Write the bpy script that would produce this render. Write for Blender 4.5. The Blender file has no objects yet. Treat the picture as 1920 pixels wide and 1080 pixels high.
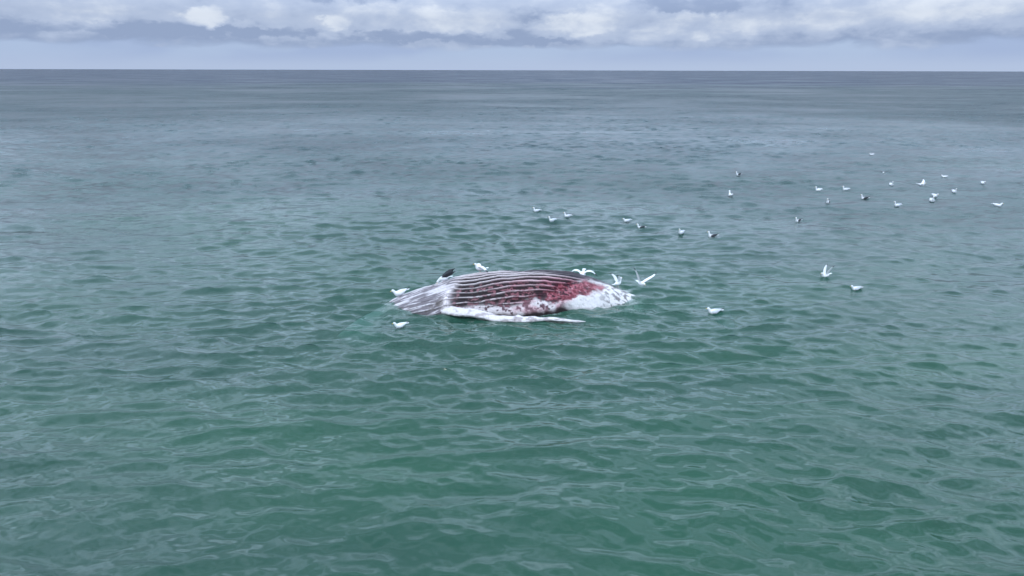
import bpy, bmesh, math, random
import numpy as np
from mathutils import Vector, Matrix

scene = bpy.context.scene
COL = scene.collection
R = math.radians
rng = np.random.default_rng(11)
random.seed(5)

# ------------------------------------------------------------------ camera
CAM_H = 8.9
PITCH = 17.5
cam_data = bpy.data.cameras.new('camera')
cam = bpy.data.objects.new('camera', cam_data)
COL.objects.link(cam)
cam_data.sensor_width = 36.0
cam_data.lens = 24.3
cam_data.clip_start = 0.1
cam_data.clip_end = 90000.0
CAM_ROT = (Matrix.Rotation(R(90 - PITCH), 4, 'X') @ Matrix.Rotation(R(0.14), 4, 'Z'))
cam.matrix_world = Matrix.Translation((0, 0, CAM_H)) @ CAM_ROT
scene.camera = cam
F_PX = 24.3 / 36.0 * 1920.0

# ------------------------------------------------------------------ sky
SUN_EL, SUN_AZ = 52.0, 205.0        # azimuth clockwise from +Y (the view direction)
world = bpy.data.worlds.new('World')
scene.world = world
world.use_nodes = True


class Nodes:
    """small helper that writes node trees as expressions"""
    def __init__(self, tree):
        self.t = tree
        tree.nodes.clear()

    def new(self, kind, **kw):
        n = self.t.nodes.new(kind)
        for k, v in kw.items():
            setattr(n, k, v)
        return n

    def put(self, sock, v):
        if isinstance(v, bpy.types.NodeSocket):
            self.t.links.new(v, sock)
        elif v is not None:
            sock.default_value = v

    def math(self, op, a, b=None, c=None, clamp=False):
        n = self.new('ShaderNodeMath', operation=op, use_clamp=clamp)
        for s, v in zip(n.inputs, (a, b, c)):
            self.put(s, v)
        return n.outputs[0]

    def vmath(self, op, a, b=None, out=0, scale=None):
        n = self.new('ShaderNodeVectorMath', operation=op)
        self.put(n.inputs[0], a)
        if b is not None:
            self.put(n.inputs[1], b)
        if scale is not None:
            self.put(n.inputs['Scale'], scale)
        return n.outputs[out]

    def smooth(self, x, lo, hi, a=0.0, b=1.0):
        n = self.new('ShaderNodeMapRange', interpolation_type='SMOOTHSTEP')
        self.put(n.inputs[0], x)
        for i, v in enumerate((lo, hi, a, b)):
            self.put(n.inputs[1 + i], v)
        return n.outputs[0]

    def linear(self, x, lo, hi, a=0.0, b=1.0):
        n = self.new('ShaderNodeMapRange')
        self.put(n.inputs[0], x)
        for i, v in enumerate((lo, hi, a, b)):
            self.put(n.inputs[1 + i], v)
        return n.outputs[0]

    def mix(self, f, a, b, blend='MIX'):
        n = self.new('ShaderNodeMix', data_type='RGBA', blend_type=blend)
        self.put(n.inputs[0], f)
        self.put(n.inputs[6], a if isinstance(a, bpy.types.NodeSocket) else (*a, 1.0))
        self.put(n.inputs[7], b if isinstance(b, bpy.types.NodeSocket) else (*b, 1.0))
        return n.outputs[2]

    def noise(self, vec, scale, detail=3.0, rough=0.5, distortion=0.0, out='Fac'):
        n = self.new('ShaderNodeTexNoise')
        self.put(n.inputs['Vector'], vec)
        self.put(n.inputs['Scale'], scale)
        self.put(n.inputs['Detail'], detail)
        self.put(n.inputs['Roughness'], rough)
        self.put(n.inputs['Distortion'], distortion)
        return n.outputs[out]


def build_world():
    N = Nodes(world.node_tree)
    out = N.new('ShaderNodeOutputWorld')
    bg = N.new('ShaderNodeBackground')
    bg.inputs['Strength'].default_value = 0.1
    N.t.links.new(bg.outputs[0], out.inputs[0])
    sky = N.new('ShaderNodeTexSky', sky_type='NISHITA')
    sky.sun_disc = False
    sky.sun_elevation = R(SUN_EL)
    sky.sun_rotation = R(SUN_AZ)
    sky.air_density, sky.dust_density, sky.ozone_density = 1.0, 0.6, 1.5
    tc = N.new('ShaderNodeTexCoord')
    d = N.vmath('NORMALIZE', tc.outputs['Generated'])
    sep = N.new('ShaderNodeSeparateXYZ')
    N.put(sep.inputs[0], d)
    el = N.math('MULTIPLY', N.math('ARCSINE', sep.outputs[2]), 180 / math.pi)
    az = N.math('MULTIPLY', N.math('ARCTAN2', sep.outputs[0], sep.outputs[1]), 180 / math.pi)
    # cloud texture: wide flat banks, puffier detail inside
    p = N.vmath('MULTIPLY', d, (1.0, 1.0, 4.2))
    big = N.noise(N.vmath('ADD', p, (3.1, 7.7, 1.3)), 3.2, 2.0, 0.5, 0.3)
    mid = N.noise(N.vmath('ADD', p, (1.7, 2.9, 4.0)), 9.0, 5.0, 0.52, 0.35)
    puff = N.noise(N.vmath('MULTIPLY', d, (1.0, 1.0, 1.9)), 24.0, 7.0, 0.56, 0.2)
    # named cloud masses (azimuth, elevation, half width, half height, gain)
    blobs = [(-23.9, 3.6, 1.5, 0.8, .40), (-14.2, 3.35, 1.1, 0.5, .26), (-21.2, 3.1, 1.0, .3, .2), (-31.5, 3.9, 2.4, 0.8, .14),
             (-4.5, 3.5, 4.0, 1.1, .28), (4.6, 3.3, 4.2, 0.85, .30), (7.0, 4.1, 1.8, .6, .12),
             (16.0, 3.2, 5.0, 0.9, .22), (31.5, 4.6, 4.5, 1.4, .30), (24.5, 3.5, 2.5, 1.3, .16),
             (-10.0, 4.6, 4.0, 0.8, .14), (36.0, 3.3, 4.0, 1.0, .14),
             (13.5, 4.7, 4.5, 0.6, -.34), (-13.5, 5.6, 6.0, 0.7, -.28), (21.0, 4.3, 3.0, 0.8, -.12),
             (2.0, 4.0, 2.6, 0.5, -.16), (-30.0, 2.75, 9.0, 0.42, -.20), (-20.0, 2.6, 6.0, 0.4, -.22),
             (-8.0, 2.45, 5.5, 0.35, -.26), (1.0, 2.05, 4.5, 0.3, -.20)]
    wx = N.linear(N.noise(N.vmath('MULTIPLY', d, (1.0, 1.0, 1.8)), 38.0, 5.0, 0.58), 0, 1, -1.0, 1.0)
    acc = None
    for (a0, e0, wa, we, g) in blobs:
        a0, wa = a0 * 0.94, wa * 0.94
        u = N.math('DIVIDE', N.math('SUBTRACT', N.math('MULTIPLY_ADD', wx, 1.9, az), a0), wa)
        v = N.math('DIVIDE', N.math('SUBTRACT', N.math('MULTIPLY_ADD', wx, -0.9, el), e0), we)
        r2 = N.math('ADD', N.math('MULTIPLY', u, u), N.math('MULTIPLY', v, v))
        k = N.smooth(r2, 0.1, 1.7, g, 0.0)
        acc = k if acc is None else N.math('ADD', acc, k)
    base_edge = N.math('MULTIPLY_ADD', N.math('SUBTRACT', mid, 0.5), 1.8, el)
    base_edge = N.math('MULTIPLY_ADD', N.math('SUBTRACT', puff, 0.5), 0.7, base_edge)
    val = N.math('MULTIPLY_ADD', N.math('SUBTRACT', big, 0.5), 0.55, 0.47)
    val = N.math('MULTIPLY_ADD', N.math('SUBTRACT', mid, 0.5), 0.75, val)
    val = N.math('MULTIPLY_ADD', N.math('SUBTRACT', puff, 0.5), 0.75, val)
    val = N.math('ADD', val, acc)
    val = N.math('ADD', val, N.smooth(base_edge, 2.1, 3.3, -0.20, 0.0))
    dark, body, lit = (3.0, 3.85, 5.7), (4.45, 5.35, 7.15), (7.0, 7.7, 8.8)
    c = N.mix(N.smooth(val, 0.12, 0.5), dark, body)
    c = N.mix(N.smooth(val, 0.45, 0.95), c, lit)
    # clear pale strip under the cloud base
    strip_n = N.noise(N.vmath('MULTIPLY', d, (1.0, 1.0, 3.0)), 5.0, 3.0, 0.5)
    strip = N.mix(N.smooth(strip_n, 0.38, 0.62), (3.35, 4.45, 7.1), (3.95, 5.15, 7.6))
    haze = N.mix(N.smooth(el, 0.0, 1.4), (4.35, 5.45, 7.75), strip)
    clear = N.mix(0.12, haze, sky.outputs[0])
    clear = N.vmath('SCALE', clear, scale=0.80)
    m = N.smooth(base_edge, 1.45, 2.0)
    # overcast sky brightens upwards; ramp steepened beyond that to strengthen the water's reflections
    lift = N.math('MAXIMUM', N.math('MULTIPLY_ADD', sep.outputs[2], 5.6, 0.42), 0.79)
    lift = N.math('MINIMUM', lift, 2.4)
    # broken cover: extra cloud contrast added out of view, to vary the water's reflections
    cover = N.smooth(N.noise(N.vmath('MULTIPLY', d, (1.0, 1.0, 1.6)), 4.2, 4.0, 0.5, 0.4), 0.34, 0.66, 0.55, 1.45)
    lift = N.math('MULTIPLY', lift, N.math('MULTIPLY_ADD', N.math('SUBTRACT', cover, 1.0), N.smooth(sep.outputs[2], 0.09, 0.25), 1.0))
    c = N.mix(N.smooth(sep.outputs[2], 0.09, 0.35), c, N.vmath('MULTIPLY', c, (0.99, 1.025, 1.0)))
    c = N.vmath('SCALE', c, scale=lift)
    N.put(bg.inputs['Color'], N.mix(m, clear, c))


build_world()

sun_data = bpy.data.lights.new('sun', 'SUN')
sun_data.energy = 0.6
sun_data.angle = R(12)
sun_data.color = (1.0, 0.94, 0.86)
sun = bpy.data.objects.new('sun', sun_data)
COL.objects.link(sun)
sd = Vector((math.sin(R(SUN_AZ)) * math.cos(R(SUN_EL)), math.cos(R(SUN_AZ)) * math.cos(R(SUN_EL)), math.sin(R(SUN_EL))))
sun.rotation_euler = sd.to_track_quat('Z', 'Y').to_euler()

vs = scene.view_settings
vs.view_transform = 'Standard'
vs.look = 'None'
vs.exposure = 0.35
vs.gamma = 1.0
vs.use_curve_mapping = False
scene.render.engine = 'CYCLES'
scene.cycles.use_denoising = True
scene.cycles.max_bounces = 6
scene.cycles.sample_clamp_indirect = 3.0
scene.cycles.transparent_max_bounces = 12
scene.cycles.volume_bounces = 0
scene.cycles.caustics_reflective = False
scene.cycles.caustics_refractive = False


# ------------------------------------------------------------------ helpers
def ground_at(px, py, z=0.0):
    """the point of the place seen at a photo pixel, at height z"""
    v = Vector(((px - 960) / F_PX, (540 - py) / F_PX, -1.0))
    v = CAM_ROT.to_3x3() @ v
    t = (z - CAM_H) / v.z
    return Vector((v.x * t, v.y * t, z))


def mesh_grid(name, P, closed_u=False):
    """quad mesh from an array of points [rows, cols, 3]; columns may close into rings"""
    nr, nc = P.shape[:2]
    me = bpy.data.meshes.new(name)
    me.vertices.add(nr * nc)
    me.vertices.foreach_set('co', np.ascontiguousarray(P, dtype=np.float32).ravel())
    cc = nc if closed_u else nc - 1
    i = np.arange(nr - 1)[:, None]
    j = np.arange(cc)[None, :]
    j2 = (j + 1) % nc
    q = np.stack(np.broadcast_arrays(i * nc + j, i * nc + j2, (i + 1) * nc + j2, (i + 1) * nc + j), -1).reshape(-1, 4)
    n = len(q)
    me.loops.add(n * 4)
    me.loops.foreach_set('vertex_index', q.astype(np.int32).ravel())
    me.polygons.add(n)
    me.polygons.foreach_set('loop_start', np.arange(0, n * 4, 4, dtype=np.int32))
    me.polygons.foreach_set('loop_total', np.full(n, 4, dtype=np.int32))
    me.update(calc_edges=True)
    me.polygons.foreach_set('use_smooth', np.ones(n, dtype=bool))
    me.validate()
    return me


def float_attr(me, name, data):
    a = me.attributes.new(name, 'FLOAT', 'POINT')
    a.data.foreach_set('value', np.ascontiguousarray(data, dtype=np.float32).ravel())


def link(name, me, material=None, parent=None):
    o = bpy.data.objects.new(name, me)
    COL.objects.link(o)
    if material:
        me.materials.append(material)
    if parent:
        o.parent = parent
    return o


def material(name):
    m = bpy.data.materials.new(name)
    m.use_nodes = True
    return m, Nodes(m.node_tree)


def lattice_noise(P, seed=0):
    """value noise in -1..1 on an array of points [..., 3]"""
    P = np.asarray(P, dtype=np.float64)
    i = np.floor(P).astype(np.int64)
    f = P - i
    f = f * f * (3 - 2 * f)

    def h(x, y, z):
        n = (x * 374761393 + y * 668265263 + z * 2147483647 + seed * 144665) & 0xffffffff
        n = ((n ^ (n >> 13)) * 1274126177) & 0xffffffff
        n = ((n ^ (n >> 16)) * 2246822519) & 0xffffffff
        return ((n ^ (n >> 15)) & 0xffff) / 32767.5 - 1.0
    x, y, z = i[..., 0], i[..., 1], i[..., 2]
    fx, fy, fz = f[..., 0], f[..., 1], f[..., 2]
    r = 0
    for dx in (0, 1):
        for dy in (0, 1):
            for dz in (0, 1):
                w = (fx if dx else 1 - fx) * (fy if dy else 1 - fy) * (fz if dz else 1 - fz)
                r = r + w * h(x + dx, y + dy, z + dz)
    return r


def fbm(P, octaves=3, seed=0, gain=0.5):
    P = np.asarray(P, dtype=np.float64)
    r, a, s = 0, 1.0, 0
    for k in range(octaves):
        r = r + a * lattice_noise(P * 2 ** k + 17.3 * k, seed + k)
        s += a
        a *= gain
    return r / s


def sstep(x, a, b):
    t = np.clip((x - a) / (b - a), 0, 1)
    return t * t * (3 - 2 * t)


# outline of the whale: stations along it, height of the ridge, radius, place of the axis
W_X = [-6.9, -6.5, -6.0, -5.35, -4.7, -4.0, -3.2, -2.4, -1.6, -0.6, 0.4, 1.4, 2.3, 3.2, 4.0, 4.7, 5.4, 6.4, 7.6, 8.6, 9.2, 9.5]
W_TOP = [-1.15, -.84, -.54, -.22, .12, .36, .58, .86, .98, 1.10, 1.10, 1.10, 1.04, .80, .46, .10, -.20, -.42, -.60, -.78, -.86, -.92]
W_RAD = [.04, .40, .66, .88, 1.02, 1.15, 1.25, 1.34, 1.42, 1.46, 1.45, 1.40, 1.28, 1.08, .84, .64, .48, .34, .25, .22, .16, .02]
W_Y = [25.6, 25.75, 25.95, 26.15, 26.3, 26.40, 26.50, 26.60, 26.68, 26.70, 26.72, 26.78, 26.90, 27.05, 27.24, 27.42, 27.6, 27.85, 28.1, 28.25, 28.35, 28.4]
W_WIDE = [1.0, 1.0, 1.05, 1.15, 1.28, 1.36, 1.36, 1.30, 1.26, 1.25, 1.28, 1.28, 1.25, 1.2, 1.12, 1.05, 1, 1, 1, 1, 1, 1]   # a bloated body is wider than tall
W_HALF = [r * w * math.sqrt(max(0.0, 1 - ((r - t) / r) ** 2)) if t > 0 else 0.0 for t, r, w in zip(W_TOP, W_RAD, W_WIDE)]


# ------------------------------------------------------------------ water
def make_waves():
    comps = []
    # (number, shortest, longest, rms slope, mean heading deg from -Y, spread deg)
    bands = [(14, 5.0, 14.0, 0.020, 12, 26), (50, 1.0, 3.4, 0.115, 4, 32),
             (64, 0.42, 1.1, 0.18, -4, 32), (44, 0.18, 0.45, 0.085, 0, 38)]
    for n, l0, l1, slope, mean, spread in bands:
        for k in range(n):
            lam = l0 * (l1 / l0) ** ((k + rng.random()) / n)
            ang = R(-90 + mean + spread * rng.normal() * 0.8)
            kk = 2 * math.pi / lam
            amp = slope * math.sqrt(2.0 / n) / kk
            comps.append((kk * math.cos(ang), kk * math.sin(ang), kk, amp, rng.random() * 2 * math.pi))
    return comps


WAVES = make_waves()
CHOP = 0.9


def gustiness(x, y):
    q = np.stack([np.asarray(x) * 0.05, np.asarray(y) * 0.09, np.zeros_like(np.asarray(x, dtype=float))], -1)
    return 1.0 + 0.28 * lattice_noise(q, 210) + 0.30 * lattice_noise(q * 2.7, 211)


def water_height(x, y):
    g = float(gustiness(x, y))
    qx, qy = x, y
    for _ in range(3):
        dx = dy = z = 0.0
        for kx, ky, k, a, ph in WAVES:
            t = kx * qx + ky * qy + ph
            s = math.sin(t)
            z += a * math.cos(t)
            dx -= kx / k * a * CHOP * s
            dy -= ky / k * a * CHOP * s
        qx, qy = x - dx * g, y - dy * g
    return z * g


def build_water():
    fh = F_PX * 1024 / 1920 * CAM_H
    d, rows = 0.6, []
    while d < 45000:
        rows.append(d)
        if d < 8:
            step = 0.12
        elif d < 140:
            step = min(max(0.55 * (d * d + CAM_H ** 2) / fh, 0.035), 0.30)
        else:
            step = max(0.30 + (d - 140) * 0.008, d * 0.03 * float(sstep(d, 400.0, 1500.0)))
        d += step
    rows = np.array(rows)
    th = np.concatenate([np.linspace(-180, -47, 40)[:-1], np.linspace(-47, 47, 700), np.linspace(47, 180, 40)[1:-1]])
    th = np.radians(th)
    X = (rows[:, None] * np.sin(th)[None, :]).astype(np.float32)
    Y = (rows[:, None] * np.cos(th)[None, :]).astype(np.float32)
    dX, dY, Z = np.zeros_like(X), np.zeros_like(X), np.zeros_like(X)
    step = np.gradient(rows)
    cell = np.maximum(step, rows * np.radians(0.135))
    lost = np.zeros(len(rows))
    for kx, ky, k, a, ph in WAVES:
        lam = 2 * math.pi / k
        w = 1 - sstep(cell, lam / 3.2, lam / 1.7)
        lost += (1 - w ** 2) * (a * k) ** 2 / 2
        n = int((w > 0.001).sum())
        if n == 0:
            continue
        t = np.float32(kx) * X[:n] + np.float32(ky) * Y[:n] + np.float32(ph)
        aw = (a * w[:n, None]).astype(np.float32)
        s = np.sin(t) * aw
        Z[:n] += np.cos(t) * aw
        dX[:n] -= np.float32(kx / k * CHOP) * s
        dY[:n] -= np.float32(ky / k * CHOP) * s
    g = gustiness(X, Y).astype(np.float32)
    P = np.stack([X + dX * g, Y + dY * g, Z * g], -1)
    me = mesh_grid('water', P, closed_u=True)
    float_attr(me, 'unresolved', np.broadcast_to(np.sqrt(lost)[:, None], X.shape))
    # wash round the carcass, where small waves break on it
    n = int(np.searchsorted(rows, 36))
    xw, yw = P[:n, :, 0], P[:n, :, 1]
    hw = np.interp(xw, W_X, W_HALF)
    dist = np.abs(np.abs(yw - np.interp(xw, W_X, W_Y)) - hw)
    near = (xw > -5.2) & (xw < 5.6) & (np.abs(yw - 26.8) < 3)
    foam = np.zeros_like(X)
    nz = fbm(np.stack([xw * 2.2, yw * 4.0, xw * 0], -1)[near], 4, 130, 0.6)
    amount = np.interp(xw[near], [-5.2, -4.2, -2, 3.4, 4.6, 5.5], [.1, .25, .3, .3, .95, .0])
    f = foam[:n]
    f[near] = amount * np.exp(-(dist[near] / (0.10 + 0.22 * amount)) ** 2) * sstep(nz, -0.15, 0.3)
    float_attr(me, 'foam', foam)
    return me


def water_material():
    m, N = material('sea_water')
    out = N.new('ShaderNodeOutputMaterial')
    geo = N.new('ShaderNodeNewGeometry')
    pos = geo.outputs['Position']
    at = N.new('ShaderNodeAttribute', attribute_name='unresolved')
    flat = N.vmath('MULTIPLY', pos, (1.0, 1.0, 0.0))
    # patches of wind: gusts roughen the surface, slicks calm it
    gust = N.noise(N.vmath('MULTIPLY', flat, (0.6, 1.0, 0.0)), 0.022, 9.0, 0.68, 0.4)
    gust_k = N.smooth(gust, 0.34, 0.66, 0.40, 1.65)
    n1 = N.noise(N.vmath('MULTIPLY', flat, (0.7, 1.0, 0.0)), 3.3, 4.0, 0.6, 0.3, out='Color')
    n2 = N.noise(N.vmath('MULTIPLY', flat, (0.4, 1.0, 0.0)), 0.55, 4.0, 0.6, 0.3, out='Color')
    v1 = N.vmath('SUBTRACT', n1, (0.5, 0.5, 0.5))
    v2 = N.vmath('SUBTRACT', n2, (0.5, 0.5, 0.5))
    v3 = N.vmath('SUBTRACT', N.noise(N.vmath('MULTIPLY', flat, (0.6, 1.0, 0.0)), 0.10, 4.0, 0.65, 0.3, out='Color'), (0.5, 0.5, 0.5))
    far = N.math('MULTIPLY', at.outputs['Fac'], gust_k)
    k1 = N.math('MULTIPLY_ADD', far, 2.0, 0.06)
    k2 = N.math('MULTIPLY', far, 3.6)
    dv = N.vmath('ADD', N.vmath('SCALE', v1, scale=k1), N.vmath('SCALE', v2, scale=k2))
    dv = N.vmath('ADD', dv, N.vmath('SCALE', v3, scale=N.math('MULTIPLY', far, 2.2)))
    dv = N.vmath('MULTIPLY', dv, (0.8, 1.0, 0.0))
    nrm = N.vmath('NORMALIZE', N.vmath('ADD', geo.outputs['Normal'], dv))
    dv3 = N.vmath('ADD', N.vmath('SCALE', v1, scale=N.math('MULTIPLY_ADD', far, 6.0, 0.06)), N.vmath('SCALE', v2, scale=N.math('MULTIPLY', far, 4.0)))
    nrm_f = N.vmath('NORMALIZE', N.vmath('ADD', geo.outputs['Normal'], N.vmath('MULTIPLY', dv3, (0.8, 1.0, 0.0))))
    # waves too small for the mesh widen the reflection instead
    swell = N.math('MAXIMUM', N.math('SUBTRACT', at.outputs['Fac'], 0.15), 0.0)
    rough = N.math('SQRT', N.math('MULTIPLY_ADD', swell, 1.5, N.math('MULTIPLY_ADD', far, 0.6, 0.006)))
    # colour of the light scattered back by the sea itself
    patch = N.noise(N.vmath('MULTIPLY', flat, (0.5, 1.0, 0.0)), 0.045, 4.0, 0.55, 0.6)
    shoal = N.noise(N.vmath('MULTIPLY', flat, (0.25, 1.0, 0.0)), 0.012, 4.0, 0.6, 0.5)
    green = N.mix(N.smooth(patch, 0.36, 0.64), (0.042, 0.128, 0.092), (0.036, 0.166, 0.090))
    # water depth changes offshore: green shallows, a bluer trough paled in place of sky reflection, a sandbank, then the deep
    sp = N.new('ShaderNodeSeparateXYZ')
    N.put(sp.inputs[0], pos)
    off = N.math('MULTIPLY', sp.outputs[1], N.math('MULTIPLY_ADD', N.math('SUBTRACT', shoal, 0.5), 1.6, 1.0))
    sea = N.mix(N.linear(off, 8.0, 85.0), green, (0.088, 0.162, 0.170))
    sea = N.mix(N.smooth(off, 110.0, 200.0), sea, (0.068, 0.145, 0.155))
    sea = N.mix(N.smooth(off, 300.0, 600.0), sea, (0.016, 0.065, 0.15))
    dif = N.new('ShaderNodeBsdfDiffuse')
    N.put(dif.inputs['Color'], sea)
    N.put(dif.inputs['Normal'], nrm)
    tr = N.new('ShaderNodeBsdfTransparent')
    deep = N.new('ShaderNodeMixShader')
    N.put(deep.inputs[0], 0.54)
    N.t.links.new(dif.outputs[0], deep.inputs[1])
    N.t.links.new(tr.outputs[0], deep.inputs[2])
    gl = N.new('ShaderNodeBsdfPrincipled')
    gl.inputs['Base Color'].default_value = (0, 0, 0, 1)
    gl.inputs['IOR'].default_value = 1.333
    N.put(gl.inputs['Roughness'], rough)
    N.put(gl.inputs['Normal'], nrm)
    fr = N.new('ShaderNodeFresnel')
    fr.inputs['IOR'].default_value = 1.333
    N.put(fr.inputs['Normal'], nrm_f)
    black = N.new('ShaderNodeBsdfDiffuse')
    black.inputs['Color'].default_value = (0, 0, 0, 1)
    inside = N.new('ShaderNodeMixShader')
    N.t.links.new(fr.outputs[0], inside.inputs[0])
    N.t.links.new(deep.outputs[0], inside.inputs[1])
    N.t.links.new(black.outputs[0], inside.inputs[2])
    top = N.new('ShaderNodeAddShader')
    N.t.links.new(inside.outputs[0], top.inputs[0])
    N.t.links.new(gl.outputs[0], top.inputs[1])
    fo = N.new('ShaderNodeAttribute', attribute_name='foam')
    fd = N.new('ShaderNodeBsdfDiffuse')
    fd.inputs['Color'].default_value = (.72, .76, .76, 1)
    fm = N.new('ShaderNodeMixShader')
    N.put(fm.inputs[0], fo.outputs['Fac'])
    N.t.links.new(top.outputs[0], fm.inputs[1])
    N.t.links.new(fd.outputs[0], fm.inputs[2])
    ab = N.new('ShaderNodeVolumeAbsorption')
    ab.inputs['Color'].default_value = (0.25, 0.75, 0.62, 1)
    ab.inputs['Density'].default_value = 0.8
    N.t.links.new(fm.outputs[0], out.inputs['Surface'])
    N.t.links.new(ab.outputs[0], out.inputs['Volume'])
    return m


water = link('water', build_water(), water_material())
water['kind'] = 'structure'
water['label'] = 'choppy green sea reaching to the horizon'

mat_bed, N = material('seabed_sand')
o_ = N.new('ShaderNodeOutputMaterial')
b_ = N.new('ShaderNodeBsdfDiffuse')
N.put(b_.inputs[0], N.mix(N.noise(N.new('ShaderNodeNewGeometry').outputs['Position'], 0.08, 4.0),
                          (0.10, 0.13, 0.10), (0.20, 0.20, 0.15)))
N.t.links.new(b_.outputs[0], o_.inputs[0])
bed_r = np.array([0.5, 30, 200, 2000, 46000])[:, None]
bed_t = np.radians(np.linspace(-180, 180, 49)[:-1])[None, :]
bed = link('seabed', mesh_grid('seabed', np.stack(
    [bed_r * np.sin(bed_t), bed_r * np.cos(bed_t), np.full((5, 48), -5.0)], -1), closed_u=True), mat_bed)
bed['kind'] = 'structure'

# ------------------------------------------------------------------ whale


def spline(xs, ys, x):
    """smooth interpolation (Catmull-Rom on uneven knots)"""
    xs, ys = np.array(xs), np.array(ys)
    m = np.gradient(ys, xs)
    i = np.clip(np.searchsorted(xs, x) - 1, 0, len(xs) - 2)
    h = xs[i + 1] - xs[i]
    t = (x - xs[i]) / h
    return ((2 * t ** 3 - 3 * t ** 2 + 1) * ys[i] + (t ** 3 - 2 * t ** 2 + t) * h * m[i]
            + (-2 * t ** 3 + 3 * t ** 2) * ys[i + 1] + (t ** 3 - t ** 2) * h * m[i + 1])


def build_whale_body():
    xs = np.concatenate([np.linspace(-6.9, -5.4, 40)[:-1], np.linspace(-5.4, 5.6, 460)[:-1], np.linspace(5.6, 9.5, 60)])
    # phi 0 = up, grows towards the camera side
    ph = np.concatenate([np.linspace(-180, -50, 40)[:-1], np.linspace(-50, 105, 330)[:-1], np.linspace(105, 180, 25)[:-1]])
    phr = np.radians(ph)
    X = np.broadcast_to(xs[:, None], (len(xs), len(ph))).copy()
    PH = np.broadcast_to(ph[None, :], X.shape)
    rad = spline(W_X, W_RAD, xs)
    top = spline(W_X, W_TOP, xs)
    yc = spline(W_X, W_Y, xs)
    zc = top - rad
    # flukes: the last rings widen and flatten into one continuous tail
    fl = sstep(xs, 8.2, 8.75) * (1 - sstep(xs, 9.2, 9.5))
    rw = rad * spline(W_X, W_WIDE, xs) * (1 + 9.0 * fl)
    rt = rad * (1 - 0.65 * fl)
    arc = PH * np.pi / 180 * rad[:, None]                      # metres round the body
    Q = np.stack([X, arc, np.zeros_like(X)], -1)
    # --- relief
    warp = 2.6 * lattice_noise(Q * [0.55, 0.5, 1], 3) + 1.3 * lattice_noise(Q * [1.6, 1.6, 1], 4) + 0.8 * lattice_noise(Q * [4, 3, 1], 5)
    sag = 4.5 * np.sin((X + 0.6) * 1.15) * sstep(X, -3, -1)      # the pleats dip between the ends
    pitch = 8.8
    u = (PH + warp + sag + 3.0) / pitch
    tri = np.abs((u - np.floor(u)) - 0.5) * 2                    # 0 on the middle of a fold, 1 in a groove
    wid = 0.10 * lattice_noise(Q * [1.3, 5, 1], 6)
    ridge = 1 - sstep(tri, 0.10 + wid, 0.44 + wid)                           # narrow pale folds
    lim = np.interp(xs, [-7, -4.5, -2.5, -1.5, 0, 1.0, 1.7, 2.3, 2.9, 3.3], [85, 82, 72, 62, 60, 52, 42, 32, 16, -10])[:, None]
    lim = lim + 7 * lattice_noise(Q * [1.3, 1.3, 1], 9)
    pleat = 1 - sstep(PH, lim - 7, lim + 6)
    pleat = pleat * sstep(PH, -120, -95) * (1 - sstep(X, 2.6, 3.3)) * sstep(X, -5.7, -4.8)
    deep = np.interp(xs, [-7, -3.0, -2.2, 0, 2.2, 3.2], [.018, .022, .040, .045, .035, 0.0])[:, None]
    bump = pleat * deep * 1.5 * (ridge - 0.6)
    bump = bump + 0.055 * fbm(Q * [0.9, 1.1, 1], 2, 18) + 0.035 * fbm(Q * [2.2, 2.6, 1], 4, 20) + 0.012 * fbm(Q * [7, 8, 1], 3, 27)
    # raised skin fold above the flipper root, going up the flank
    fx = -2.42 + 0.10 * np.sin(PH * 0.09) + 0.12 * lattice_noise(Q * [0, 2.5, 1], 31)
    fold = np.exp(-((X - fx) / 0.16) ** 2) * sstep(PH, 10, 34) * (1 - sstep(PH, 74, 92))
    bump = bump + 0.07 * fold
    # torn flesh where the gulls have fed
    raw = np.exp(-(((X - 2.35 + 0.012 * (PH - 40)) / 1.55) ** 2 + ((PH - 42 + 9 * (X - 2.0)) / 22) ** 2))
    torn = sstep(raw + 0.7 * fbm(Q * [2.6, 3.2, 1], 4, 40), 0.38, 0.75)
    bump = bump - torn * (0.035 + 0.05 * np.abs(fbm(Q * [6, 7, 1], 3, 44)))
    Rr = 1 + bump / np.maximum(rad[:, None], 0.2)
    P = np.stack([X + 0.10 * bump,
                  yc[:, None] - rw[:, None] * Rr * np.sin(phr)[None, :],
                  zc[:, None] + rt[:, None] * Rr * np.cos(phr)[None, :] - (0.02 * fl)[:, None]], -1)
    me = mesh_grid('body', P, closed_u=True)
    # --- albedo of the skin
    n_f = fbm(Q * [9, 11, 1], 4, 60, 0.65)
    n_m = fbm(Q * [3.2, 4.0, 1], 4, 66)
    n_l = fbm(Q * [1.1, 1.3, 1], 3, 72)
    C = lambda *c: np.array(c)[None, None, :]
    M = lambda m: np.clip(m, 0, 1)[..., None]
    pale = C(.70, .645, .64)
    white = C(.78, .755, .74)
    grey = C(.19, .172, .185)
    darkp = C(.026, .020, .021)
    black = C(.030, .027, .033)
    maroon = C(.072, .020, .027)
    red = C(.165, .026, .040)
    pink = C(.52, .28, .31)
    # mottled lower flank
    col = pale * (1 - M(sstep(n_f + 0.35 * n_m, 0.08, 0.24))) + (darkp * 1.6) * M(sstep(n_f + 0.35 * n_m, 0.08, 0.24))
    pk = sstep(n_m + 0.5 * n_l, -0.15, 0.3) * sstep(X, -0.8, 0.6) * (1 - sstep(X, 2.8, 3.8))
    col = col * (1 - 0.75 * M(pk)) + pink * 0.75 * M(pk)
    sp1 = sstep(n_f + 0.5 * n_m, -0.05, 0.10) * np.interp(xs, [-3, 0, 1.0, 2.4, 3.0], [.7, .8, 1.0, .8, 0])[:, None] * (1 - sstep(PH, 66, 76))
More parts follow.
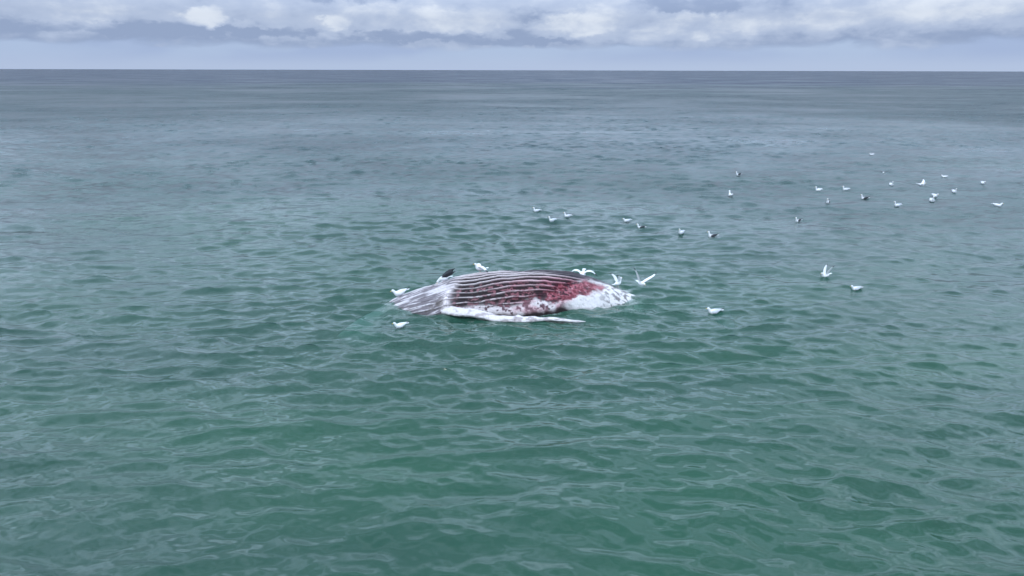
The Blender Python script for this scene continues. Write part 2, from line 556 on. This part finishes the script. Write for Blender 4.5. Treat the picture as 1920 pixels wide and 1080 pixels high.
    col = col * (1 - 0.85 * M(sp1)) + C(.10, .05, .065) * 0.85 * M(sp1)
    # white rear flank with dark speckles near the tail
    rear = sstep(X + 0.02 * (PH - 45) + 0.5 * n_l, 2.5, 3.1)
    sp = sstep(n_f + 0.3 * n_m, 0.10, 0.26) * np.interp(xs, [2.5, 3.4, 3.9, 5.2], [.15, .25, .9, 1])[:, None]
    wcol = white * (1 - 0.75 * M(sp)) + darkp * 0.75 * M(sp)
    col = col * (1 - M(rear)) + wcol * M(rear)
    # chest: strong pale folds, dark grooves
    g_mix = 0.75 * sstep(n_m + 0.6 * n_l, -0.05, 0.45) * sstep(X, -0.8, 0.8)
    groove = darkp * (1 - M(g_mix)) + maroon * M(g_mix)
    fleck = sstep(n_f, 0.10, 0.28) * sstep(PH, 16, 34) * 0.7
    groove = groove * (1 - M(fleck)) + C(.34, .17, .19) * M(fleck)
    worn = ridge * (1 - 0.75 * sstep(n_f + 0.3 * n_l, 0.0, 0.25) * sstep(PH, 20, 48))
    fcol = C(.66, .59, .59)
    fc = fcol * (1 - 0.28 * M(sstep(PH, 10, 50)))
    chest = groove * (1 - M(worn)) + fc * M(worn)
    blood = sstep(X + 1.6 * n_l + 0.4 * n_m, -0.6, 1.6) * sstep(PH, 6, 26)
    chest = chest * (1 - M(blood) * C(.10, .50, .42))
    # throat: lavender grey, folds only a little paler
    n_s = fbm(Q * [1.6, 15, 1], 4, 88, 0.6)
    r_t = 0.95 * np.maximum(ridge * 0.9, 0.9 * sstep(n_s + 0.3 * n_m, 0.05, 0.25)) * sstep(n_s + 0.5 * n_m, -0.35, 0.05)
    thr = grey * (1 - M(r_t)) + C(.70, .665, .68) * M(r_t)
    td = sstep(n_f + 0.5 * n_m + 0.004 * (PH - 40), 0.12, 0.36) * sstep(PH, 25, 55)
    thr = thr * (1 - 0.7 * M(td)) + C(.15, .13, .12) * 0.7 * M(td)
    olive = np.exp(-(((X + 2.75) / 0.28) ** 2 + ((PH - 47) / 9) ** 2))
    ol = sstep(olive + 0.3 * n_f, 0.35, 0.7)
    thr = thr * (1 - 0.8 * M(ol)) + C(.10, .085, .075) * 0.8 * M(ol)
    tmix = sstep(X + 0.35 * n_l + 0.006 * (PH - 30), -2.7, -1.9)
    front = thr * (1 - M(tmix)) + chest * M(tmix)
    col = col * (1 - M(pleat)) + front * M(pleat)
    # dark back line along the crest
    crest = (1 - sstep(PH + 7 * n_l, np.interp(xs, [-3, 0, 1.8, 2.6, 4.4], [-60, -16, -2, 6, -4])[:, None], np.interp(xs, [-3, 0, 1.8, 2.6, 4.4], [-45, -8, 14, 24, 8])[:, None])) * sstep(X, -2.4, -1.2)
    crest *= 1 - sstep(X, 4.2, 4.9)
    col = col * (1 - 0.92 * M(crest)) + black * 1.3 * 0.92 * M(crest)
    # fresh wound
    tone = n_m + 1.3 * n_f
    wound = red * (1 - M(sstep(tone, 0.0, 0.35))) + C(.36, .115, .14) * M(sstep(tone, 0.0, 0.35))
    dk = sstep(-tone + 0.012 * (30 - PH) + 0.25 * (1.9 - X), 0.02, 0.34)
    wound = wound * (1 - M(dk)) + C(.050, .014, .022) * M(dk)
    shred = sstep(lattice_noise(Q * [13, 15, 1], 80) + 0.6 * n_f, 0.5, 0.8) * 0.45
    wound = wound * (1 - M(shred)) + C(.52, .34, .36) * M(shred)
    clot = sstep(lattice_noise(Q * [10, 12, 1], 83) + 0.6 * n_f + 0.35 * (1.8 - X), 0.28, 0.52) * 0.92
    wound = wound * (1 - M(clot)) + C(.028, .010, .016) * M(clot)
    tm = torn * sstep(PH, 8, 20)
    col = col * (1 - 0.95 * M(tm)) + wound * 0.95 * M(tm)
    # skin fold and flipper root are white
    col = col * (1 - M(fold * 1.1 * sstep(n_f + 0.6, 0.1, 0.5))) + pale * M(fold * 1.1 * sstep(n_f + 0.6, 0.1, 0.5))
    # the side that lies under water is the dark back; throat skin stays grey
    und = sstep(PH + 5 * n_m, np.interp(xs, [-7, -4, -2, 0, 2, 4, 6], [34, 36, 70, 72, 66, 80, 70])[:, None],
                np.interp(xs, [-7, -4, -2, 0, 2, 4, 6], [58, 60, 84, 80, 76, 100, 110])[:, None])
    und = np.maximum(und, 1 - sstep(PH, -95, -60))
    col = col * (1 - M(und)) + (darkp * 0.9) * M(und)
    chin = 1 - sstep(X + 0.25 * n_l, -5.5, -4.8)
    col = col * (1 - M(chin)) + C(.44, .44, .46) * M(chin)
    tail = sstep(X + 0.3 * n_m, 4.9, 5.7)
    col = col * (1 - M(tail)) + C(.13, .115, .13) * M(tail)
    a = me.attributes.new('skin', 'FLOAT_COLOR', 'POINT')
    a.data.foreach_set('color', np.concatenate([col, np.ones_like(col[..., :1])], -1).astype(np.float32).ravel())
    return me


def skin_material():
    m, N = material('whale_skin')
    out = N.new('ShaderNodeOutputMaterial')
    b = N.new('ShaderNodeBsdfPrincipled')
    at = N.new('ShaderNodeAttribute', attribute_name='skin')
    pos = N.new('ShaderNodeTexCoord').outputs['Object']
    n = N.noise(pos, 22.0, 4.0, 0.65)
    N.put(b.inputs['Base Color'], N.mix(1.0, at.outputs['Color'], N.mix(N.smooth(n, 0.3, 0.7), (.82, .80, .80), (1.06, 1.05, 1.05)), 'MULTIPLY'))
    N.put(b.inputs['Roughness'], N.smooth(N.noise(pos, 5.0, 3.0), 0.3, 0.7, 0.34, 0.6))
    b.inputs['Specular IOR Level'].default_value = 0.12
    bp = N.new('ShaderNodeBump')
    bp.inputs['Strength'].default_value = 0.5
    bp.inputs['Distance'].default_value = 0.02
    N.put(bp.inputs['Height'], N.noise(pos, 14.0, 5.0, 0.6))
    N.t.links.new(bp.outputs[0], b.inputs['Normal'])
    N.t.links.new(b.outputs[0], out.inputs[0])
    return m


mat_skin = skin_material()
whale = bpy.data.objects.new('whale', None)
COL.objects.link(whale)
whale.location = (0, 26.6, 0)
whale['label'] = 'dead humpback whale floating on its side, striped pleats, red wound, white flipper'
whale['category'] = 'whale'
inv = Matrix.Translation((0, -26.6, 0))
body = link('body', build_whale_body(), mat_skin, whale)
body.matrix_parent_inverse = inv


def build_flipper():
    #        x      y      z     half width  half thickness
    pts = [(-2.85, 25.60, -.16, .22, .10), (-2.55, 25.20, .06, .27, .11), (-2.05, 24.88, .12, .24, .11),
           (-1.55, 24.66, .11, .22, .10), (-1.00, 24.44, .085, .20, .09), (-0.50, 24.28, .055, .18, .085), (0.10, 24.20, .05, .165, .08),
           (0.55, 24.18, .06, .16, .08), (0.78, 24.18, .075, .15, .085), (1.05, 24.18, .04, .105, .055), (1.60, 24.18, .05, .085, .05),
           (2.15, 24.20, .035, .065, .04), (2.50, 24.22, -.03, .045, .03), (2.75, 24.25, -.09, .01, .01)]
    pts = np.array(pts)
    t = np.concatenate([[0], np.cumsum(np.linalg.norm(np.diff(pts[:, :3], axis=0), axis=1))])
    s = np.linspace(0, t[-1], 190)
    D = np.stack([spline(t, pts[:, k], s) for k in range(5)], -1)
    D[:, 1] += 0.05 * np.sin(s * 3.1 + 0.6) * sstep(s, 0.8, 1.6)
    D[:, 2] += 0.025 * np.sin(s * 4.3)
    tan = np.gradient(D[:, :3], s, axis=0)
    tan /= np.linalg.norm(tan, axis=1)[:, None]
    side = np.cross(tan, [0, 0, 1.0])
    side /= np.linalg.norm(side, axis=1)[:, None]
    up = np.cross(side, tan)
    # the blade is tipped so its face looks a little towards the open water
    tip = R(16)
    side, up = side * math.cos(tip) - up * math.sin(tip), up * math.cos(tip) + side * math.sin(tip)
    nph = 40
    ph = np.linspace(0, 2 * np.pi, nph, endpoint=False)
    S = np.broadcast_to(s[:, None], (len(s), nph))
    PHF = np.broadcast_to(ph[None, :], S.shape)
    # knobs along the leading edge (the edge towards the body)
    knob = np.zeros_like(S)
    for k, (s0, h, w) in enumerate([(1.1, .04, .10), (1.55, .05, .11), (2.05, .04, .1), (2.5, .05, .1), (2.95, .035, .09), (3.55, .12, .12), (4.2, .035, .08), (4.7, .03, .08)]):
        knob += h * np.exp(-((S - s0) / w) ** 2) * np.exp(-((np.abs(PHF - np.pi)) / 0.7) ** 2)
    q = np.stack([S, np.cos(PHF), np.sin(PHF)], -1)
    lump = 1 + 0.22 * fbm(q * [3, .8, .8], 3, 91)
    cw = np.sign(np.cos(PHF)) * np.abs(np.cos(PHF)) ** 0.85
    P = (D[:, None, :3] + side[:, None, :] * ((D[:, 3:4] * lump + knob) * cw)[..., None]
         + up[:, None, :] * ((D[:, 4:5] * lump + 0.7 * knob) * np.sin(PHF))[..., None])
    me = mesh_grid('flipper', P, closed_u=True)
    n = fbm(q * [5, 1.6, 1.6], 4, 95, .6)
    m_ = np.clip(sstep(n, .04, .22), 0, 1)[..., None]
    col = np.array([.70, .665, .66]) * (1 - .6 * m_) + np.array([.22, .17, .17]) * .6 * m_
    kd = np.exp(-((S - 3.42) / 0.06) ** 2)[..., None] * 0.55
    col = col * (1 - kd) + np.array([.16, .12, .12]) * kd
    a = me.attributes.new('skin', 'FLOAT_COLOR', 'POINT')
    a.data.foreach_set('color', np.concatenate([col, np.ones_like(col[..., :1])], -1).astype(np.float32).ravel())
    return me


flipper = link('flipper', build_flipper(), mat_skin, whale)
flipper.matrix_parent_inverse = inv


# ------------------------------------------------------------------ gulls
def plain(name, c, rough=0.6, var=0.12, scale=30):
    m, N = material(name)
    out = N.new('ShaderNodeOutputMaterial')
    b = N.new('ShaderNodeBsdfPrincipled')
    n = N.noise(N.new('ShaderNodeTexCoord').outputs['Object'], scale, 3.0)
    N.put(b.inputs['Base Color'], N.mix(n, tuple(v * (1 - var) for v in c), tuple(min(v * (1 + var), .9) for v in c)))
    b.inputs['Roughness'].default_value = rough
    b.inputs['Specular IOR Level'].default_value = 0.25
    N.t.links.new(b.outputs[0], out.inputs[0])
    return m


M_WHITE = plain('white_feathers', (.80, .81, .82), .7, .06)
M_GREY = plain('pale_grey_feathers', (.60, .63, .67), .7)
M_BLACK = plain('slate_black_feathers', (.035, .04, .045), .6)
M_BILL = plain('yellow_bill', (.65, .42, .08), .45)
M_LEG = plain('pinkish_leg', (.50, .32, .28), .5)


def tube(name, pts, seg=10):
    """closed tapering tube; pts rows are (x, z, half width, half height)"""
    pts = np.array(pts, dtype=float)
    t = np.concatenate([[0], np.cumsum(np.hypot(*np.diff(pts[:, :2], axis=0).T))])
    s = np.linspace(0, t[-1], 3 * len(pts))
    D = np.stack([spline(t, pts[:, k], s) for k in range(4)], -1)
    D[:, 2:] = np.maximum(D[:, 2:], 0.001)
    tx, tz = np.gradient(D[:, 0], s), np.gradient(D[:, 1], s)
    l = np.hypot(tx, tz)
    tx, tz = tx / l, tz / l
    ph = np.linspace(0, 2 * np.pi, seg, endpoint=False)
    P = np.stack([D[:, 0:1] - tz[:, None] * D[:, 3:4] * np.sin(ph)[None],
                  D[:, 2:3] * np.cos(ph)[None],
                  D[:, 1:2] + tx[:, None] * D[:, 3:4] * np.sin(ph)[None]], -1)
    return mesh_grid(name, P, closed_u=True)


def body_mesh(pose):
    # x forward; the bird floats with z = 0 at the water line (or stands with z = 0 at its feet)
    if pose == 'float':
        p = [(-.27, .115, .012, .010), (-.20, .100, .045, .032), (-.10, .070, .088, .075), (.02, .050, .105, .098), (.11, .070, .092, .092),
             (.160, .130, .062, .060), (.185, .205, .045, .044), (.205, .262, .047, .047), (.240, .282, .036, .036), (.262, .280, .012, .012)]
    elif pose == 'low':       # neck drawn in
        p = [(-.28, .130, .012, .010), (-.20, .105, .045, .032), (-.10, .070, .090, .075), (.02, .055, .108, .100), (.11, .075, .096, .094),
             (.170, .120, .066, .062), (.205, .170, .050, .049), (.235, .198, .046, .046), (.270, .198, .034, .034), (.290, .195, .012, .012)]
    elif pose == 'feed':      # standing, head down
        p = [(-.25, .250, .012, .010), (-.18, .225, .045, .032), (-.09, .190, .085, .075), (.02, .170, .100, .092), (.10, .160, .085, .082),
             (.160, .130, .056, .055), (.205, .090, .043, .043), (.235, .055, .046, .046), (.255, .025, .034, .034), (.262, .008, .012, .012)]
    elif pose == 'stand':
        p = [(-.25, .170, .012, .010), (-.18, .170, .045, .032), (-.09, .165, .085, .075), (.02, .175, .100, .092), (.10, .205, .085, .082),
             (.140, .262, .056, .055), (.160, .320, .043, .043), (.182, .368, .046, .046), (.215, .385, .036, .036), (.236, .383, .012, .012)]
    else:                     # fly
        p = [(-.26, .010, .020, .008), (-.18, .008, .050, .030), (-.09, .002, .080, .066), (.02, .000, .092, .082), (.11, .010, .078, .072),
             (.175, .025, .052, .050), (.225, .035, .045, .044), (.265, .038, .042, .040), (.295, .032, .026, .026), (.31, .03, .010, .010)]
    return p


def wing_loft(name, path, seg=8):
    """open wing: path rows (x_lead, y, z, chord, thickness), root first"""
    path = np.array(path, dtype=float)
    t = np.concatenate([[0], np.cumsum(np.linalg.norm(np.diff(path[:, :3], axis=0), axis=1))])
    s = np.linspace(0, t[-1], 2 * len(path) + 1)
    D = np.stack([spline(t, path[:, k], s) for k in range(5)], -1)
    ph = np.linspace(0, 2 * np.pi, seg, endpoint=False)
    cx = (np.cos(ph) + 1) / 2
    P = np.stack([D[:, 0:1] - np.maximum(D[:, 3:4], .004) * cx[None],
                  np.broadcast_to(D[:, 1:2], (len(s), seg)),
                  D[:, 2:3] + np.maximum(D[:, 4:5], .003) * np.sin(ph)[None] + 0.10 * D[:, 3:4] * np.sin(np.pi * cx)[None]], -1)
    return mesh_grid(name, P, closed_u=True)


MESH = {}


def shared(key, fn):
    if key not in MESH:
        MESH[key] = fn()
    return MESH[key]


def folded_wing(side, pose, mat):
    """wing lying along the flank, tip crossing over the tail"""
    lift = {'float': (.0, 0.0), 'low': (.005, .0), 'feed': (.122, .0), 'stand': (.125, -.05)}[pose]
    z0, dz = lift
    pts = [(.10, .085, .085, .012, .03), (.04, .108, .085, .024, .060), (-.06, .102, .098, .024, .062), (-.16, .070, .120, .019, .046),
           (-.26, .030, .145, .012, .026), (-.33, .006, .165, .006, .012), (-.37, -.004, .175, .002, .003)]
    pts = np.array(pts)
    if pose == 'feed':
        pts[:, 2] += np.interp(pts[:, 0], [-.37, .1], [.05, -.01])
    pts[:, 2] += z0 + dz * (-pts[:, 0])
    seg = 8
    ph = np.linspace(0, 2 * np.pi, seg, endpoint=False)
    s = np.linspace(0, len(pts) - 1, 16)
    D = np.stack([np.interp(s, range(len(pts)), pts[:, k]) for k in range(5)], -1)
    P = np.stack([np.broadcast_to(D[:, 0:1], (16, seg)),
                  side * (D[:, 1:2] + D[:, 3:4] * np.cos(ph)[None] - 0.35 * D[:, 4:5] * np.sin(ph)[None]),
                  D[:, 2:3] + D[:, 4:5] * np.sin(ph)[None]], -1)
    me = mesh_grid('wing', P, closed_u=True)
    return me


def spread_wing(side, kind):
    """(inner wing, dark tip) for a spread wing"""
    if kind == 'raised':          # held high in a steep V
        inner = [(.11, .05, .04, .17, .020), (.14, .14, .19, .19, .018), (.17, .22, .36, .18, .014), (.14, .28, .50, .14, .010), (.09, .33, .60, .10, .007)]
        tip = [(.09, .33, .60, .10, .007), (.03, .37, .69, .07, .005), (-.05, .40, .76, .02, .003)]
    elif kind == 'swept':         # low and stretched to the side and back
        inner = [(.11, .05, .04, .17, .020), (.14, .20, .13, .19, .018), (.15, .36, .21, .18, .014), (.10, .52, .27, .14, .010), (.02, .64, .31, .10, .007)]
        tip = [(.02, .64, .31, .10, .007), (-.07, .73, .33, .07, .005), (-.16, .80, .34, .02, .003)]
    elif kind == 'level':         # gliding
        inner = [(.11, .05, .03, .17, .020), (.15, .18, .09, .19, .018), (.17, .33, .12, .18, .014), (.11, .48, .10, .14, .010), (.03, .60, .08, .10, .007)]
        tip = [(.03, .60, .08, .10, .007), (-.05, .68, .06, .07, .005), (-.13, .75, .04, .02, .003)]
    elif kind == 'droop':         # half open, arched down
        inner = [(.09, .05, .06, .17, .020), (.10, .14, .13, .19, .018), (.08, .24, .14, .18, .014), (.00, .33, .09, .14, .010), (-.08, .39, .02, .10, .007)]
        tip = [(-.08, .39, .02, .10, .007), (-.15, .43, -.04, .07, .005), (-.22, .45, -.09, .02, .003)]
    elif kind == 'lift':          # half open, lifted over the back
        inner = [(.09, .04, .06, .17, .020), (.07, .09, .17, .19, .018), (.02, .13, .28, .18, .014), (-.06, .16, .36, .14, .010), (-.14, .18, .42, .10, .007)]
        tip = [(-.14, .18, .42, .10, .007), (-.22, .19, .45, .07, .005), (-.30, .20, .47, .02, .003)]
    elif kind == 'half':          # half open, carried back over the rump
        inner = [(.10, .04, .06, .20, .030), (.04, .11, .15, .27, .028), (-.06, .16, .23, .28, .024), (-.18, .19, .30, .22, .018), (-.28, .20, .33, .14, .010)]
        tip = [(-.28, .20, .33, .14, .010), (-.37, .20, .35, .09, .006), (-.46, .19, .37, .02, .003)]
    z = lambda rows: [(x, side * y, z_, c, t) for x, y, z_, c, t in rows]
    return wing_loft('wing', z(inner)), wing_loft('wing_tip', z(tip))


def child(name, key, fn, mat, parent, offset=None):
    me = shared(key, fn)
    o = bpy.data.objects.new(name, me)
    COL.objects.link(o)
    if not me.materials:
        me.materials.append(mat)
    o.parent = parent
    if offset:
        o.location = offset
    return o


def make_gull(pose, back='grey', wings='folded'):
    """one gull: Empty > body, beak, tail, wings (> wing tips), legs"""
    root = bpy.data.objects.new('gull', None)
    COL.objects.link(root)
    p = body_mesh(pose)
    child('body', ('body', pose), lambda: tube('body', p), M_WHITE, root)
    hx, hz = p[-1][0], p[-1][1]
    dx, dz = (.012, -.055) if pose == 'feed' else (.058, -.012)
    child('beak', ('beak', pose), lambda: tube('beak', [(hx - .012, hz, .013, .014), (hx + dx * .6, hz + dz * .5, .009, .012), (hx + dx, hz + dz, .002, .002)], 8), M_BILL, root)
    tx, tz = p[0][0], p[0][1]
    child('tail', ('tail', pose), lambda: tube('tail', [(tx + .06, tz - .008, .035, .012), (tx - .02, tz, .048, .008), (tx - .10, tz + .012, .058, .004), (tx - .115, tz + .014, .05, .002)], 8), M_WHITE, root)
    mat = {'grey': M_GREY, 'black': M_BLACK, 'white': M_WHITE}[back]
    for side in (1, -1):
        if wings == 'folded':
            w = child('wing', ('fold', pose, side, back), lambda: folded_wing(side, pose, mat), mat, root)
            z = {'float': 0, 'low': .005, 'feed': .17, 'stand': .108}[pose]
            child('wing_tip', ('ftip', pose, side), lambda: tube('wing_tip', [(-.27, .150 + z, .010, .014), (-.34, .170 + z, .012, .012), (-.42, .190 + z, .003, .003)], 6), M_BLACK, w, (0, side * .016, 0))
        else:
            kind = wings if isinstance(wings, str) else wings[0 if side > 0 else 1]
            off = (0, 0, {'fly': 0, 'stand': .16, 'feed': .15, 'float': .05, 'low': .05}[pose])
            w = child('wing', ('open', kind, side, back), lambda: spread_wing(side, kind)[0], mat, root, off)
            child('wing_tip', ('otip', kind, side), lambda: spread_wing(side, kind)[1], M_BLACK, w)
    if pose in ('stand', 'feed'):
        for side in (1, -1):
            child('leg', ('leg', pose), lambda: tube('leg', [(.0, .13, .010, .010), (-.005, .06, .007, .007), (.0, .01, .008, .008), (.03, .004, .018, .005), (.05, .003, .004, .003)], 6), M_LEG, root, (0, side * .035, 0))
    return root


def copy_tree(o, parent=None):
    c = o.copy()
    COL.objects.link(c)
    c.parent = parent
    for ch in o.children:
        copy_tree(ch, c)
    return c


PROTO = {}


def gull(px, py, label, head, pose='float', back='grey', wings='folded', z=None, y=None, size=0.88, group='gulls floating on the sea', tilt=0.0, roll=0.0):
    """head: compass of the bill, degrees anticlockwise from the photo's right (180 = facing left)"""
    key = (pose, back, wings)
    if key not in PROTO:
        PROTO[key] = o = make_gull(*key)
    else:
        o = copy_tree(PROTO[key])
    if y is not None:                       # stands or flies at a known distance: find its height on that sight line
        a = ground_at(px, py, 0.0)
        k = y / a.y
        p = Vector((a.x * k, y, CAM_H * (1 - k)))
    elif z is not None:
        p = ground_at(px, py, z)
    else:
        p = ground_at(px, py, 0.0)
        p.z = water_height(p.x, p.y) + 0.005
        p = ground_at(px, py, p.z)
    o.location = p
    o.rotation_euler = (R(roll), R(tilt), R(head))
    o.scale = (size, size, size * (1.15 if pose in ('float', 'low') else 1.0))
    o['label'] = label
    o['category'] = 'gull'
    o['group'] = group
    return o


ON = 'gulls on and around the carcass'
gull(750, 553, 'white gull with folded wings at the submerged left end of the whale', 196, 'low', 'white', y=26.6, size=1.05, group=ON, tilt=8)
gull(832, 530, 'black-backed gull bending its head down on the throat of the whale, wings half open', 186, 'feed', 'black', 'half', y=26.75, size=1.02, group=ON)
gull(900, 511, 'white gull with drooping half-open wings standing on the top of the striped pleats', 200, 'stand', 'white', 'droop', y=27.25, size=1.0, group=ON)
gull(1092, 524, 'white gull with wings spread wide on the crest above the red wound', 256, 'feed', 'white', 'droop', y=27.55, size=1.3, group=ON)
gull(1158, 538, 'white gull with lifted wings standing where the white flank narrows to the tail', 40, 'stand', 'white', 'lift', y=27.45, size=0.95, group=ON)
gull(1202, 531, 'flying gull with raised wings and dark wing tips, low over water past the tail', 290, 'fly', 'white', ('swept', 'raised'), y=27.4, size=1.0, group=ON)
gull(750, 614, 'white gull swimming in front of the throat of the whale, tail cocked up', 205, 'low', 'white', size=0.85, group=ON)

SW = 'gulls floating on the sea'
gull(1338, 588, 'large pale gull swimming alone right of the carcass, nearest on open water', 184, 'low', 'grey', size=0.95)
gull(1604, 544, 'pale gull facing left, right-hand one of the two below the flock', 188, 'low', 'grey', size=0.82)
gull(1547, 520, 'white gull with lifted wings, left-hand one of the two below the flock', 205, 'low', 'white', 'lift', size=0.95)
gull(1006, 397, 'white gull leading the row of swimming gulls, leftmost and farthest of the first three', 185)
gull(1035, 415, 'white gull in the lowest place of the three gulls at the left of the row', 200)
gull(1064, 407, 'white gull at the right of the first three in the row, dark wing tip behind', 178)
gull(1175, 416, 'white gull just behind a black-winged gull, middle of the row', 190, 'low')
gull(1201, 429, 'smaller black-winged gull in the middle of the row of swimming gulls', 186, 'float', 'black')
gull(1277, 438, 'white gull with upright neck between the two black-winged gulls of the row', 225)
gull(1335, 445, 'larger black-winged gull at the right end of the row of swimming gulls', 184, 'float', 'black', size=0.98)
gull(1496, 416, 'black-winged gull swimming alone below the far flock', 205, 'float', 'black')
FF = 'gulls of the far flock'
gull(1370, 368, 'small white gull seen from behind, left of the far flock and below a dark-backed one', 100, 'float', 'white', group=FF, size=1.15)
gull(1384, 329, 'dark-backed gull at the upper left edge of the far flock', 200, 'float', 'black', group=FF, size=1.0)
gull(1552, 381, 'black-tailed upright gull facing the camera on the left of the far flock', 235, 'float', 'black', group=FF, size=1.05)
gull(1534, 358, 'white gull at the left of the far flock with a dark ripple behind it', 185, 'float', 'white', group=FF, size=1.0)
gull(1585, 357, 'white gull right of the ripple, above a black-winged gull with white tail', 185, group=FF, size=1.0)
gull(1620, 374, 'black-winged gull with white tail in the middle of the far flock', 182, 'float', 'black', group=FF, size=1.05)
gull(1682, 387, 'grey-winged gull at the bottom of the far flock', 190, group=FF, size=1.0)
gull(1656, 324, 'gull flying with spread black wings over the far flock', 250, 'fly', 'black', 'level', z=0.45, group=FF, size=1.0)
gull(1671, 348, 'upright white gull facing the camera directly under the flying black-winged gull', 262, 'float', 'white', group=FF, size=1.05)
gull(1727, 348, 'white gull flapping on the water among the far flock', 320, 'low', 'white', ('swept', 'level'), group=FF, size=1.0)
gull(1747, 378, 'taller front gull of a close pair at the right of the far flock', 255, 'float', 'white', group=FF, size=1.2)
gull(1753, 369, 'smaller rear gull of a close pair at the right of the far flock', 280, 'low', 'white', group=FF, size=1.0)
gull(1789, 361, 'white gull with a faint outstretched wing right of the close pair', 265, 'float', 'white', group=FF, size=1.0)
gull(1770, 333, 'tiny white gull swimming above the close pair', 170, 'low', 'white', group=FF, size=.9)
gull(1843, 345, 'tiny white gull near the right edge, far side of the flock', 262, 'low', 'white', group=FF, size=1.0)
gull(1870, 387, 'white gull nearest the right edge, near side of the flock', 330, 'low', 'white', group=FF, size=1.0)
gull(1634, 291, 'farthest gull, a white speck behind the flock', 180, 'low', 'white', group=FF, size=.9)
